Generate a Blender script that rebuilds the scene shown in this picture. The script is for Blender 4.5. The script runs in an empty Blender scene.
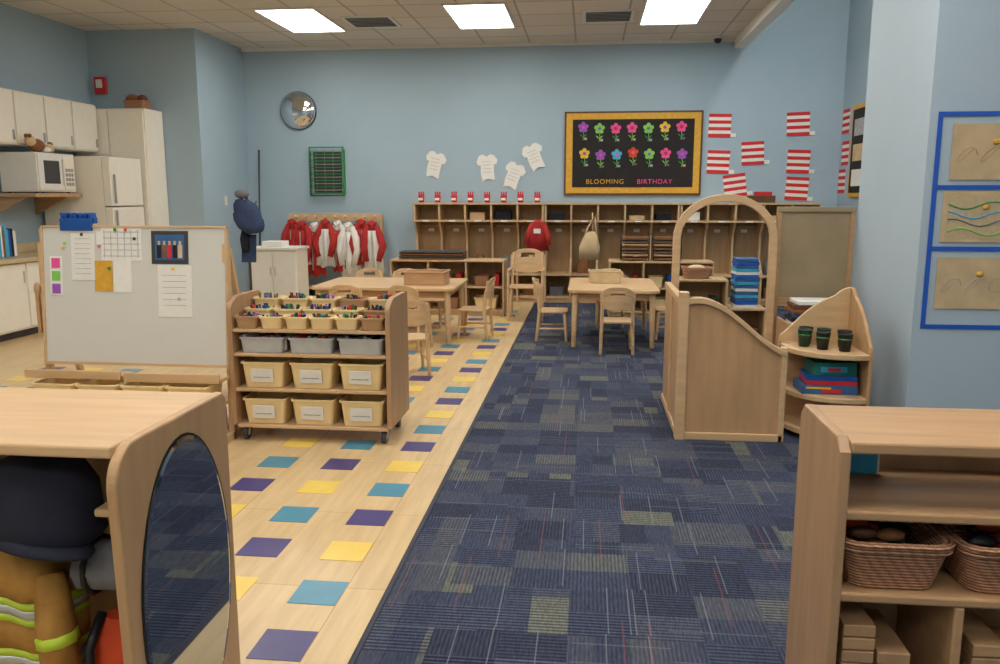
import bpy, bmesh, math, random
from mathutils import Vector, Matrix
random.seed(7)
sc=bpy.context.scene
def S(r,g,b):
    f=lambda c:(c/255/12.92) if c/255<=.04045 else ((c/255+.055)/1.055)**2.4
    return (f(r),f(g),f(b),1)
def nm(name):
    m=bpy.data.materials.new(name); m.use_nodes=True
    nt=m.node_tree; b=nt.nodes['Principled BSDF']; return m,nt,b
def mat(name,c,rough=.55,metal=0,var=.12,scale=12,bump=0,stretch=(1,1,1),emit=0,alpha=1,spec=None,trans=0):
    m,nt,b=nm(name); N=nt.nodes; L=nt.links
    tc=N.new('ShaderNodeTexCoord'); mp=N.new('ShaderNodeMapping'); mp.inputs['Scale'].default_value=stretch
    no=N.new('ShaderNodeTexNoise'); no.inputs['Scale'].default_value=scale; no.inputs['Detail'].default_value=4
    L.new(tc.outputs['Object'],mp.inputs[0]); L.new(mp.outputs[0],no.inputs['Vector'])
    cr=N.new('ShaderNodeValToRGB'); cr.color_ramp.elements[0].position=.3; cr.color_ramp.elements[1].position=.7
    lo=tuple(max(0,x*(1-var)) for x in c[:3])+(1,); hi=tuple(min(1,x*(1+var)) for x in c[:3])+(1,)
    cr.color_ramp.elements[0].color=lo; cr.color_ramp.elements[1].color=hi
    L.new(no.outputs['Fac'],cr.inputs[0]); L.new(cr.outputs[0],b.inputs['Base Color'])
    b.inputs['Roughness'].default_value=rough; b.inputs['Metallic'].default_value=metal
    if bump:
        bp=N.new('ShaderNodeBump'); bp.inputs['Strength'].default_value=bump; bp.inputs['Distance'].default_value=.01
        L.new(no.outputs['Fac'],bp.inputs['Height']); L.new(bp.outputs[0],b.inputs['Normal'])
    if emit:
        b.inputs['Emission Color'].default_value=c; b.inputs['Emission Strength'].default_value=emit
    if trans: b.inputs['Transmission Weight'].default_value=trans
    return m
M={}
M['wood']=mat('maple_wood',S(208,174,132),.4,var=.10,scale=3,stretch=(1,9,9))
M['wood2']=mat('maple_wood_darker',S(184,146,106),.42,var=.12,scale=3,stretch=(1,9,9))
M['wood3']=mat('cubby_wood',S(200,168,126),.5,var=.1,scale=3,stretch=(9,9,1))
M['woodv']=mat('birch_ply',S(190,152,110),.4,var=.10,scale=2.5,stretch=(8,8,1))
M['woodr']=mat('aged_birch_ply',S(176,140,104),.42,var=.12,scale=2.5,stretch=(8,8,1))
M['woodin']=mat('cubby_back_wood',S(172,142,104),.6,var=.12,scale=3,stretch=(9,9,1))
M['panel']=mat('taupe_panel_board',S(158,140,110),.6,var=.08,scale=5)
M['wall']=mat('wall_paint_blue',S(162,184,198),.7,var=.02,scale=2,bump=.02)
M['wallw']=mat('wall_paint_pale',S(176,194,207),.7,var=.02,scale=2)
M['white']=mat('white_paint',S(225,223,215),.5,var=.02)
M['cream']=mat('cream_laminate',S(236,230,216),.45,var=.02)
M['grey']=mat('grey_plastic',S(150,150,150),.5,var=.05)
M['dgrey']=mat('dark_grey_plastic',S(60,60,62),.5,var=.1)
M['black']=mat('black_plastic',S(22,22,24),.5,var=.1)
M['chrome']=mat('brushed_metal',S(190,190,190),.3,1,var=.05)
M['mirror']=mat('mirror_glass',S(170,175,180),.03,1,var=.01)
M['cmirror']=mat('convex_mirror_glass',S(232,235,238),.04,1,var=.01)
M['wb']=mat('whiteboard_surface',S(214,214,208),.25,var=.01)
M['paper']=mat('white_paper',S(232,232,226),.8,var=.03,scale=30)
M['ink']=mat('grey_print',S(170,170,175),.8,var=.3,scale=60)
M['tan']=mat('kraft_paper',S(205,180,140),.8,var=.12,scale=8)
M['tub']=mat('cream_plastic_tub',S(238,212,158),.4,var=.04)
M['clear']=mat('frosted_plastic',S(186,188,188),.25,var=.06,scale=20)
M['tape']=mat('blue_tape',S(30,90,190),.6,var=.05)
M['blue']=mat('blue_plastic',S(25,80,160),.4,var=.1)
M['mblue']=mat('muted_blue_cover',S(52,98,150),.5,var=.15)
M['navy']=mat('navy_cloth',S(22,26,44),.85,var=.25,scale=9,bump=.2)
M['navy2']=mat('slate_blue_cloth',S(42,58,92),.8,var=.25,scale=9,bump=.2)
M['red']=mat('red_cloth',S(172,40,38),.8,var=.2,scale=9,bump=.15)
M['cwhite']=mat('white_cloth',S(225,222,215),.85,var=.06,scale=9,bump=.1)
M['orange']=mat('orange_cloth',S(205,70,28),.8,var=.2,scale=9)
M['yel']=mat('yellow_plastic',S(235,190,50),.5,var=.05)
M['coat']=mat('tan_firefighter_cloth',S(176,128,58),.85,var=.2,scale=20,bump=.2)
M['lime']=mat('lime_reflective',S(190,215,60),.4,var=.08)
M['silver']=mat('silver_reflective',S(190,192,190),.35,.3,var=.05)
M['gcloth']=mat('grey_cloth',S(112,112,118),.85,var=.15,scale=9)
M['green']=mat('green_plastic',S(40,140,70),.45,var=.1)
M['dgreen']=mat('dark_green_plastic',S(20,62,42),.45,var=.15)
M['teal']=mat('teal_print',S(30,125,115),.5,var=.2,scale=25)
M['pink']=mat('pink_paper',S(235,85,155),.7,var=.1)
M['purple']=mat('purple_paper',S(150,85,185),.7,var=.1)
M['lgreen']=mat('light_green_paper',S(130,200,90),.7,var=.1)
M['cyan']=mat('cyan_paper',S(70,170,210),.7,var=.1)
M['fred']=mat('red_paper',S(205,40,45),.7,var=.06)
M['brown']=mat('brown_plush',S(130,85,50),.9,var=.25,scale=30,bump=.3)
M['board']=mat('black_board_paper',S(32,28,28),.8,var=.15)
M['gold']=mat('gold_border',S(215,165,55),.6,var=.12,scale=25)
M['frame']=mat('dark_frame_wood',S(95,60,35),.5,var=.15)
M['t_pu']=mat('tile_purple',S(70,64,122),.3,var=.06)
M['t_te']=mat('tile_teal',S(72,140,166),.3,var=.05)
M['t_ye']=mat('tile_yellow',S(234,202,98),.3,var=.04)
M['lamp']=mat('light_diffuser',(1,.965,.9,1),.5,var=0,emit=11.8)
M['counter']=mat('counter_laminate',S(200,178,140),.35,var=.08,scale=40)
M['basebd']=mat('vinyl_baseboard',S(70,84,100),.5,var=.04)
M['edge']=mat('rubber_edge_strip',S(52,56,70),.7,var=.04)

def wicker():
    m,nt,b=nm('wicker'); N=nt.nodes; L=nt.links
    tc=N.new('ShaderNodeTexCoord'); w=N.new('ShaderNodeTexWave'); w.wave_type='BANDS'; w.bands_direction='Z'
    w.inputs['Scale'].default_value=40; w.inputs['Distortion'].default_value=1.5; w.inputs['Detail Scale'].default_value=8
    w2=N.new('ShaderNodeTexWave'); w2.bands_direction='DIAGONAL'; w2.inputs['Scale'].default_value=24; w2.inputs['Distortion'].default_value=1
    mx=N.new('ShaderNodeMath'); mx.operation='MULTIPLY'
    cr=N.new('ShaderNodeValToRGB'); cr.color_ramp.elements[0].color=S(120,76,50); cr.color_ramp.elements[1].color=S(206,154,118)
    L.new(tc.outputs['Object'],w.inputs['Vector']);L.new(tc.outputs['Object'],w2.inputs['Vector'])
    ad=N.new('ShaderNodeMath'); ad.operation='ADD'; ad.inputs[1].default_value=.75
    L.new(w2.outputs['Fac'],ad.inputs[0]); L.new(w.outputs['Fac'],mx.inputs[0]); L.new(ad.outputs[0],mx.inputs[1])
    L.new(mx.outputs[0],cr.inputs[0]); L.new(cr.outputs[0],b.inputs['Base Color']); b.inputs['Roughness'].default_value=.7
    bp=N.new('ShaderNodeBump'); bp.inputs['Strength'].default_value=.6; bp.inputs['Distance'].default_value=.004
    L.new(mx.outputs[0],bp.inputs['Height']); L.new(bp.outputs[0],b.inputs['Normal']); return m
M['wicker']=wicker()

def floor_mat():
    m,nt,b=nm('vinyl_floor_maple'); N=nt.nodes; L=nt.links
    tc=N.new('ShaderNodeTexCoord')
    br=N.new('ShaderNodeTexBrick'); br.offset=0; br.inputs['Scale'].default_value=1
    br.inputs['Brick Width'].default_value=.69; br.inputs['Row Height'].default_value=.69; br.inputs['Mortar Size'].default_value=.002
    br.inputs['Color1'].default_value=S(222,194,148); br.inputs['Color2'].default_value=S(214,185,139); br.inputs['Mortar'].default_value=S(185,152,108)
    mp=N.new('ShaderNodeMapping'); mp.inputs['Location'].default_value=(.16,.1,0)
    L.new(tc.outputs['Object'],mp.inputs[0]); L.new(mp.outputs[0],br.inputs['Vector'])
    no=N.new('ShaderNodeTexNoise'); no.inputs['Scale'].default_value=2.5; no.inputs['Detail'].default_value=6
    m2=N.new('ShaderNodeMapping'); m2.inputs['Scale'].default_value=(9,1,1)
    L.new(tc.outputs['Object'],m2.inputs[0]); L.new(m2.outputs[0],no.inputs['Vector'])
    cr=N.new('ShaderNodeValToRGB'); cr.color_ramp.elements[0].position=.35; cr.color_ramp.elements[0].color=(.84,.82,.78,1); cr.color_ramp.elements[1].position=.65; cr.color_ramp.elements[1].color=(1,1,1,1)
    L.new(no.outputs['Fac'],cr.inputs[0])
    mx=N.new('ShaderNodeMixRGB'); mx.blend_type='MULTIPLY'; mx.inputs[0].default_value=1
    L.new(br.outputs['Color'],mx.inputs[1]); L.new(cr.outputs[0],mx.inputs[2]); L.new(mx.outputs[0],b.inputs['Base Color'])
    b.inputs['Roughness'].default_value=.32; return m
M['floor']=floor_mat()

def carpet_mat():
    m,nt,b=nm('carpet_tile_navy'); N=nt.nodes; L=nt.links
    tc=N.new('ShaderNodeTexCoord')
    def cell(sx,sy,ox,oy):
        mp=N.new('ShaderNodeMapping'); mp.inputs['Scale'].default_value=(sx,sy,0); mp.inputs['Location'].default_value=(ox,oy,0.5)
        fl=N.new('ShaderNodeVectorMath'); fl.operation='FLOOR'
        wn=N.new('ShaderNodeTexWhiteNoise'); wn.noise_dimensions='2D'
        L.new(tc.outputs['Object'],mp.inputs[0]); L.new(mp.outputs[0],fl.inputs[0]); L.new(fl.outputs[0],wn.inputs['Vector']); return wn.outputs['Value']
    A=cell(4.6,6.5,.2,.3); B=cell(9.2,4.1,.6,.1); C=cell(2.3,3.25,.1,.15); Dd=cell(4.6,6.5,7.2,9.3)
    def math_(op,a,bv):
        n=N.new('ShaderNodeMath'); n.operation=op
        for i,x in enumerate((a,bv)):
            if isinstance(x,(int,float)): n.inputs[i].default_value=x
            else: L.new(x,n.inputs[i])
        return n.outputs[0]
    sel=math_('GREATER_THAN',C,.5)
    mixv=N.new('ShaderNodeMix'); mixv.data_type='FLOAT'
    L.new(sel,mixv.inputs[0]); L.new(A,mixv.inputs[2]); L.new(B,mixv.inputs[3])
    cr=N.new('ShaderNodeValToRGB'); cr.color_ramp.interpolation='CONSTANT'
    cols=[(0,S(64,70,90)),(.22,S(75,80,96)),(.40,S(58,63,81)),(.60,S(83,87,98)),(.74,S(68,74,94)),(.88,S(93,96,99)),(.95,S(103,106,100))]
    e=cr.color_ramp.elements; e[0].position=0; e[0].color=cols[0][1]; e[1].position=cols[1][0]; e[1].color=cols[1][1]
    for p,c in cols[2:]:
        x=e.new(p); x.color=c
    L.new(mixv.outputs[0],cr.inputs[0])
    sp=N.new('ShaderNodeSeparateXYZ'); L.new(tc.outputs['Object'],sp.inputs[0])
    sx=math_('SINE',math_('MULTIPLY',sp.outputs[0],2*math.pi*70),0); sy=math_('SINE',math_('MULTIPLY',sp.outputs[1],2*math.pi*52),0)
    ms=N.new('ShaderNodeMix'); ms.data_type='FLOAT'
    L.new(math_('GREATER_THAN',Dd,.55),ms.inputs[0]); L.new(sx,ms.inputs[2]); L.new(sy,ms.inputs[3])
    st=math_('ADD',math_('MULTIPLY',ms.outputs[0],math_('MULTIPLY',Dd,.55)),.85)
    def nz(sx,sy,scale):
        no=N.new('ShaderNodeTexNoise'); no.inputs['Scale'].default_value=scale; no.inputs['Detail'].default_value=2; mpn=N.new('ShaderNodeMapping'); mpn.inputs['Scale'].default_value=(sx,sy,1)
        L.new(tc.outputs['Object'],mpn.inputs[0]); L.new(mpn.outputs[0],no.inputs['Vector']); return no.outputs['Fac']
    st2=math_('MULTIPLY',st,math_('ADD',math_('MULTIPLY',nz(5,.6,40),1.3),.35))
    mx=N.new('ShaderNodeMixRGB'); mx.blend_type='MULTIPLY'; mx.inputs[0].default_value=1
    L.new(cr.outputs[0],mx.inputs[1]); L.new(st2,mx.inputs[2])
    def lines(sx,sy,ox,thr,fac,col,prev):
        wn=N.new('ShaderNodeTexWhiteNoise'); wn.noise_dimensions='2D'; mp=N.new('ShaderNodeMapping'); mp.inputs['Scale'].default_value=(sx,sy,0); mp.inputs['Location'].default_value=(ox,.2,.5)
        fl=N.new('ShaderNodeVectorMath'); fl.operation='FLOOR'
        L.new(tc.outputs['Object'],mp.inputs[0]); L.new(mp.outputs[0],fl.inputs[0]); L.new(fl.outputs[0],wn.inputs['Vector'])
        mz=N.new('ShaderNodeMixRGB'); L.new(math_('MULTIPLY',math_('GREATER_THAN',wn.outputs['Value'],thr),fac),mz.inputs[0]); L.new(prev,mz.inputs[1]); mz.inputs[2].default_value=col; return mz.outputs[0]
    c=lines(220,3.2,0,.985,.4,S(140,142,150),mx.outputs[0])
    c=lines(200,2.3,3.3,.994,.4,S(140,80,80),c)
    c=lines(3.2,160,5.1,.985,.3,S(130,134,132),c)
    L.new(c,b.inputs['Base Color'])
    b.inputs['Roughness'].default_value=.95; b.inputs['Specular IOR Level'].default_value=.1
    return m
M['carpet']=carpet_mat()
def ceil_mat():
    m,nt,b=nm('acoustic_ceiling_tile'); N=nt.nodes; L=nt.links
    tc=N.new('ShaderNodeTexCoord'); br=N.new('ShaderNodeTexBrick'); br.offset=0; br.inputs['Scale'].default_value=1
    br.inputs['Brick Width'].default_value=.61; br.inputs['Row Height'].default_value=.61; br.inputs['Mortar Size'].default_value=.012; br.inputs['Mortar Smooth'].default_value=0
    br.inputs['Color1'].default_value=S(220,213,202); br.inputs['Color2'].default_value=S(212,205,194); br.inputs['Mortar'].default_value=S(172,166,157)
    mp=N.new('ShaderNodeMapping'); mp.inputs['Location'].default_value=(.205,.25,0)
    L.new(tc.outputs['Object'],mp.inputs[0]); L.new(mp.outputs[0],br.inputs['Vector']); L.new(br.outputs['Color'],b.inputs['Base Color'])
    b.inputs['Roughness'].default_value=.9; return m
M['ceil']=ceil_mat()

class B:
    def __init__(s,name,loc=(0,0,0),rz=0,bevel=.004,rot=None):
        s.name=name; s.bm=bmesh.new(); s.mats=[]; s.loc=loc; s.rz=rz; s.bevel=bevel; s.rot=rot
    def mi(s,m):
        m=M[m]
        if m not in s.mats: s.mats.append(m)
        return s.mats.index(m)
    def face(s,vs,i,sm=False):
        try:
            f=s.bm.faces.new(vs); f.material_index=i; f.smooth=sm; return f
        except ValueError: return None
    def box(s,x0,x1,y0,y1,z0,z1,m,R=None,c=None):
        i=s.mi(m); P=[(x,y,z) for x in(x0,x1) for y in(y0,y1) for z in(z0,z1)]
        if R is not None:
            c=Vector(c) if c else Vector(((x0+x1)/2,(y0+y1)/2,(z0+z1)/2)); P=[R@(Vector(p)-c)+c for p in P]
        v=[s.bm.verts.new(p) for p in P]
        for q in((0,1,3,2),(4,6,7,5),(0,4,5,1),(2,3,7,6),(0,2,6,4),(1,5,7,3)): s.face([v[k] for k in q],i)
    def prism(s,pts,ax,a0,a1,m,sm=False):
        i=s.mi(m)
        def mk(p,a): return {'x':(a,p[0],p[1]),'y':(p[0],a,p[1]),'z':(p[0],p[1],a)}[ax]
        A=[s.bm.verts.new(mk(p,a0)) for p in pts]; C=[s.bm.verts.new(mk(p,a1)) for p in pts]
        s.face(A,i); s.face(C[::-1],i); n=len(pts)
        for k in range(n): s.face([A[k],A[(k+1)%n],C[(k+1)%n],C[k]],i,sm)
    def loft(s,rings,m,cap=True,sm=True,close=True):
        i=s.mi(m); R=[[s.bm.verts.new(p) for p in r] for r in rings]; n=len(R[0])
        for a,b in zip(R,R[1:]):
            for k in range(n if close else n-1): s.face([a[k],a[(k+1)%n],b[(k+1)%n],b[k]],i,sm)
        if cap: s.face(R[0][::-1],i); s.face(R[-1],i)
    def tube(s,pts,r,m,n=8,cap=True):
        pts=[Vector(p) for p in pts]; rs=r if isinstance(r,(list,tuple)) else [r]*len(pts); rings=[]
        t0=(pts[1]-pts[0]).normalized(); up=Vector((0,0,1)) if abs(t0.z)<.9 else Vector((1,0,0))
        u=t0.cross(up).normalized()
        for k,p in enumerate(pts):
            t=(pts[min(k+1,len(pts)-1)]-pts[max(k-1,0)]).normalized()
            u=(u-t*u.dot(t)).normalized(); w=t.cross(u)
            rings.append([p+(u*math.cos(2*math.pi*j/n)+w*math.sin(2*math.pi*j/n))*rs[k] for j in range(n)])
        s.loft(rings,m,cap)
    def cyl(s,p0,p1,r,m,n=16,r1=None): s.tube([p0,p1],[r,r if r1 is None else r1],m,n)
    def ball(s,c,r,m,n=16,k=9,zr=(-1,1)):
        if isinstance(r,(int,float)): r=(r,r,r)
        rings=[]
        for a in range(k):
            t=math.pi*(a+.02)/(k-1+.04)-math.pi/2
            rings.append([(c[0]+r[0]*math.cos(t)*math.cos(2*math.pi*j/n),c[1]+r[1]*math.cos(t)*math.sin(2*math.pi*j/n),c[2]+r[2]*math.sin(t)) for j in range(n)])
        s.loft(rings,m)
    def rrect(s,cx,cy,z,w,d,r=.02,k=3):
        P=[]
        for sx,sy,a0 in((1,1,0),(-1,1,90),(-1,-1,180),(1,-1,270)):
            for q in range(k+1):
                a=math.radians(a0+90*q/k); P.append((cx+sx*(w/2-r)+r*math.cos(a),cy+sy*(d/2-r)+r*math.sin(a),z))
        return P
    def tub(s,cx,cy,z,w,d,h,m,tp=.86,lip=.012,r=.02,th=.005):
        rr=s.rrect
        s.loft([rr(cx,cy,z,w*tp,d*tp,r),rr(cx,cy,z+h-lip,w*.97,d*.97,r),rr(cx,cy,z+h-lip,w+.008,d+.008,r),rr(cx,cy,z+h,w+.008,d+.008,r),
                rr(cx,cy,z+h,w*.96-th,d*.96-th,r),rr(cx,cy,z+th,w*tp-2*th,d*tp-2*th,r*.8)],m,sm=False)
    def end(s,parent=None):
        bmesh.ops.recalc_face_normals(s.bm,faces=s.bm.faces)
        me=bpy.data.meshes.new(s.name); s.bm.to_mesh(me); s.bm.free()
        for m in s.mats: me.materials.append(m)
        o=bpy.data.objects.new(s.name,me); sc.collection.objects.link(o); o.location=s.loc
        o.rotation_euler=s.rot if s.rot else (0,0,s.rz)
        if s.bevel:
            bv=o.modifiers.new('bevel','BEVEL'); bv.width=s.bevel; bv.segments=2; bv.limit_method='ANGLE'; bv.angle_limit=math.radians(50)
        if parent: o.parent=parent
        return o
RX=lambda a:Matrix.Rotation(math.radians(a),3,'X'); RY=lambda a:Matrix.Rotation(math.radians(a),3,'Y'); RZ=lambda a:Matrix.Rotation(math.radians(a),3,'Z')
def one(name,x0,x1,y0,y1,z0,z1,m,bevel=0):
    b=B(name,bevel=bevel); b.box(x0,x1,y0,y1,z0,z1,m); return b.end()

# ---------------- room shell
one('floor',-6.4,5.2,-3.2,11.4,-.1,0,'floor')
one('floor_carpet',-.68,1.76,-2.98,10.75,.0005,.006,'carpet')
one('floor_carpet',1.76,4.98,-2.98,4.58,.0005,.006,'carpet')
one('floor_carpet',1.76,3.23,5.67,10.75,.0005,.006,'carpet')
b=B('floor_tile_inlay',bevel=0)
cols=['t_pu','t_te','t_ye']
for k in [0,1,2,8,9,10]:
    for i in range(-6,24):
        x=-.938-.345*k; y=2.27+.345*i
        if y>10.5: continue
        b.box(x-.086,x+.086,y-.086,y+.086,.0003,.002,cols[(i+k)%3])
b.end()
b=B('trim_2',bevel=0); b.prism([(-.705,0),(-.69,.008),(-.682,.008),(-.682,.0005)],'y',-2.98,10.75,'edge'); b.end()
one('wall_back',-4.8,3.45,11.2,11.4,0,4.7,'wall')
one('wall_left',-6.4,-6.2,-3.2,11.4,0,3.6,'wall')
one('wall_left_pier',-6.2,-4.8,9.8,11.4,0,3.42,'wall')
one('wall_right',3.25,3.45,5.65,11.2,0,4.7,'wall')
one('wall_right_pier',1.78,5.0,4.6,5.65,0,4.7,'wallw')
one('wall_east',5.0,5.2,-3.2,5.65,0,4.7,'wall')
one('wall_front',-6.4,5.2,-3.2,-3.0,0,4.7,'wall')
one('ceiling',-6.4,1.87,-3.0,11.2,3.42,3.6,'ceil')
one('ceiling_high',1.87,5.2,-3.0,11.4,4.6,4.75,'ceil')
one('ceiling_bulkhead',1.82,1.87,-3.0,11.2,3.6,4.6,'white')
one('ceiling_beam',1.84,1.98,-3.0,11.2,3.30,3.47,'white',.01)
one('trim_1',-4.8,1.84,11.16,11.2,3.38,3.42,'white')
one('baseboard_back',-4.8,3.25,11.185,11.2,0,.1,'basebd')
one('baseboard_pier',1.765,5.0,4.585,4.6,0,.1,'basebd')
one('baseboard_left',-6.2,-6.185,-3,4.4,0,.1,'basebd')

# lights
for cx in(-3.33,-1.25,.89):
    for cy in(9.5,6.7,3.95,1.2,-1.55):
        b=B('ceiling_light_fixture',(cx,cy,3.42),bevel=0)
        b.box(-.32,.32,-.60,.60,-.012,-.004,'lamp')
        for q in((-.345,-.32,-.625,.625),(.32,.345,-.625,.625),(-.32,.32,-.625,-.60),(-.32,.32,.60,.625)): b.box(*q,-.02,-.001,'white')
        b.end()
for p in((2.7,8.2),(3.2,1.2)):
    b=B('ceiling_light_fixture',(p[0],p[1],4.6),bevel=0); b.box(-.3,.3,-1.2,1.2,-.012,-.004,'lamp'); b.box(-.33,.33,-1.23,1.23,-.004,-.001,'white'); b.end()
for cx in(-2.55,.18):
    b=B('air_vent',(cx,9.65,3.42),bevel=0); b.box(-.29,.29,-.29,.29,-.015,-.001,'white')
    for k in range(7): b.box(-.25,.25,-.25+.072*k,-.21+.072*k,-.02,-.013,'dgrey')
    b.end()
b=B('dome_security_camera',(1.60,11.0,3.42),bevel=0); b.cyl((0,0,-.03),(0,0,-.001),.06,'white'); b.ball((0,0,-.04),(.05,.05,.05),'black'); b.end()

# ---------------- kitchen (left wall)
b=B('kitchen_wall_cabinet',(.006,0,0)); b.box(-6.2,-5.88,4.6,9.34,1.93,2.48,'cream')
y=4.62
while y<9.3:
    w=.46; b.box(-5.88,-5.86,y,y+w-.012,1.945,2.465,'cream'); b.box(-5.86,-5.845,y+w-.06,y+w-.04,1.98,2.08,'chrome'); y+=.474
b.end()
b=B('kitchen_base_cabinet',(.008,0,0)); b.box(-6.2,-5.64,4.6,8.55,.08,.76,'cream'); b.box(-6.15,-5.70,4.62,8.52,0,.08,'dgrey')
b.box(-6.2,-5.58,4.58,8.58,.76,.80,'counter'); b.box(-6.2,-6.17,4.58,8.58,.80,.9,'counter')
y=4.62
while y<8.4:
    b.box(-5.64,-5.62,y,y+.46,.10,.745,'cream'); b.cyl((-5.605,y+.42,.55),(-5.605,y+.42,.67),.006,'chrome',8); y+=.49
b.end()
b=B('refrigerator'); b.box(-6.15,-5.42,8.66,9.32,.04,1.85,'cream')
b.box(-5.415,-5.33,8.665,9.315,1.30,1.845,'cream'); b.box(-5.415,-5.33,8.665,9.315,.08,1.285,'cream')
b.cyl((-5.31,8.72,1.33),(-5.31,8.72,1.65),.012,'grey',8); b.cyl((-5.31,8.72,.8),(-5.31,8.72,1.25),.012,'grey',8)
b.box(-6.1,-5.45,8.7,9.3,0,.04,'dgrey'); b.end()
b=B('pantry_cabinet'); b.box(-6.18,-5.27,9.37,9.79,.0,2.44,'cream'); b.box(-5.72,-5.285,9.35,9.37,.1,2.42,'cream'); b.box(-6.16,-5.735,9.35,9.37,1.9,2.42,'cream'); b.end()
b=B('microwave_shelf',(.006,0,0)); b.box(-6.2,-5.66,7.85,8.63,1.40,1.44,'wood2'); b.prism([(-6.2,1.2),(-6.2,1.4),(-5.8,1.4)],'y',7.9,7.93,'wood2'); b.prism([(-6.2,1.2),(-6.2,1.4),(-5.8,1.4)],'y',8.57,8.6,'wood2'); b.end()
b=B('microwave_oven',bevel=.008); b.box(-6.1,-5.69,7.95,8.58,1.455,1.86,'white'); b.box(-5.69,-5.677,7.965,8.37,1.47,1.845,'white'); b.box(-5.679,-5.672,8.05,8.30,1.54,1.78,'dgrey'); b.box(-5.69,-5.677,8.38,8.56,1.48,1.84,'cream')
for i in range(4):
    for j in range(3): b.box(-5.677,-5.672,8.40+j*.048,8.435+j*.048,1.52+i*.05,1.555+i*.05,'grey')
b.box(-5.675,-5.655,8.345,8.36,1.52,1.8,'white')
for fx in(-6.05,-5.75):
    for fy in(8.0,8.53): b.cyl((fx,fy,1.442),(fx,fy,1.46),.015,'black',8)
b.end()
b=B('stuffed_animal',(-5.76,8.08,1.862),bevel=0)
b.ball((0,0,.07),(.07,.10,.07),'brown'); b.ball((0,-.09,.11),(.055,.055,.055),'tan'); b.ball((.02,-.12,.16),(.02,.02,.024),'brown'); b.ball((-.02,-.12,.16),(.02,.02,.024),'brown')
b.ball((.03,.12,.03),(.03,.06,.03),'cwhite'); b.ball((.0,.2,.05),(.05,.06,.05),'tan'); b.ball((.0,.22,.09),(.03,.03,.03),'brown'); b.end()
b=B('counter_books',bevel=.002)
y=7.25
for k in range(15):
    w=random.uniform(.02,.05); h=random.uniform(.2,.33); b.box(-6.05,-5.80,y,y+w-.003,.805,.805+h,random.choice(['blue','cyan','paper','navy','brown','green','tan'])); y+=w
b.end()
b=B('paper_towel_roll',(-5.85,8.2,.802),bevel=0); b.cyl((0,0,0),(0,0,.015),.07,'grey'); b.cyl((0,0,.015),(0,0,.26),.055,'paper'); b.cyl((0,0,.26),(0,0,.3),.008,'chrome'); b.end()
b=B('woven_basket',(-5.45,9.55,2.445),bevel=0); b.tub(0,0,0,.26,.2,.10,'wicker'); b.ball((-.05,0,.12),(.09,.07,.06),'brown'); b.ball((.07,0,.12),(.06,.06,.05),'frame'); b.end()
b=B('fire_alarm',(-6.04,9.795,2.76),bevel=.004); b.box(-.07,.07,-.05,0,-.1,.1,'fred'); b.box(-.04,.04,-.065,-.05,-.03,.07,'cwhite'); b.end()
b=B('light_switch',(-4.795,10.4,1.35),bevel=.002); b.box(0,.006,-.04,.04,-.06,.06,'white'); b.box(.006,.012,-.01,.01,-.02,.02,'cream'); b.end()

# broom, hanging hats, small white cabinet
b=B('broom',(-4.62,11.0,0),bevel=0); b.cyl((0,0,.28),(.02,.12,2.05),.013,'dgrey',8); b.loft([b.rrect(0,0,0.0,.34,.06,.02),b.rrect(0,0,.2,.26,.05,.02),b.rrect(0,0,.3,.05,.04,.015)],'yel'); b.end()
b=B('dress_up_coat_stand',(-3.66,8.45,0),bevel=0)
b.cyl((0,0,.03),(0,0,1.40),.014,'dgrey')
for a in range(4):
    t=a*math.pi/2+.4; b.tube([(0,0,.12),(.12*math.cos(t),.12*math.sin(t),.06),(.24*math.cos(t),.24*math.sin(t),.012)],.012,'dgrey'); b.tube([(0,0,1.26),(.08*math.cos(t),.08*math.sin(t),1.30),(.10*math.cos(t),.10*math.sin(t),1.36)],.008,'dgrey')
b.loft([[(rx*math.cos(2*math.pi*j/24)+(1.3-z)*.12+.02,rx*.72*math.sin(2*math.pi*j/24)-.05,z-.03+.02*math.cos(4*math.pi*j/24)-.04*math.cos(2*math.pi*j/24)*(rx/.19)) for j in range(24)] for z,rx in((1.06,.09),(1.08,.14),(1.14,.165),(1.2,.165),(1.22,.15),(1.3,.145),(1.36,.11),(1.39,.03))],'navy2')
b.ball((-.04,-.02,1.43),(.08,.06,.05),'gcloth')
b.tube([(-.03,0,1.1),(-.03,-.04,.95),(-.02,-.04,.82)],[.03,.05,.045],'navy')
b.box(-.07,.09,-.03,-.015,.70,1.0,'navy2',RX(-8)); b.end()
b=B('small_white_cabinet',(-3.84,9.75,0)); b.box(-.3,.3,-.2,.2,.03,.76,'cream'); b.box(-.32,.32,-.23,.22,.76,.79,'white'); b.box(-.29,-.005,-.215,-.2,.06,.74,'white'); b.box(.005,.29,-.215,-.2,.06,.74,'white')
b.cyl((-.03,-.225,.45),(-.03,-.225,.55),.006,'chrome',8); b.cyl((.03,-.225,.45),(.03,-.225,.55),.006,'chrome',8); b.box(-.27,.27,-.17,.17,0,.03,'dgrey'); b.box(-.15,.1,-.15,.1,.79,.86,'paper'); b.end()

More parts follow.
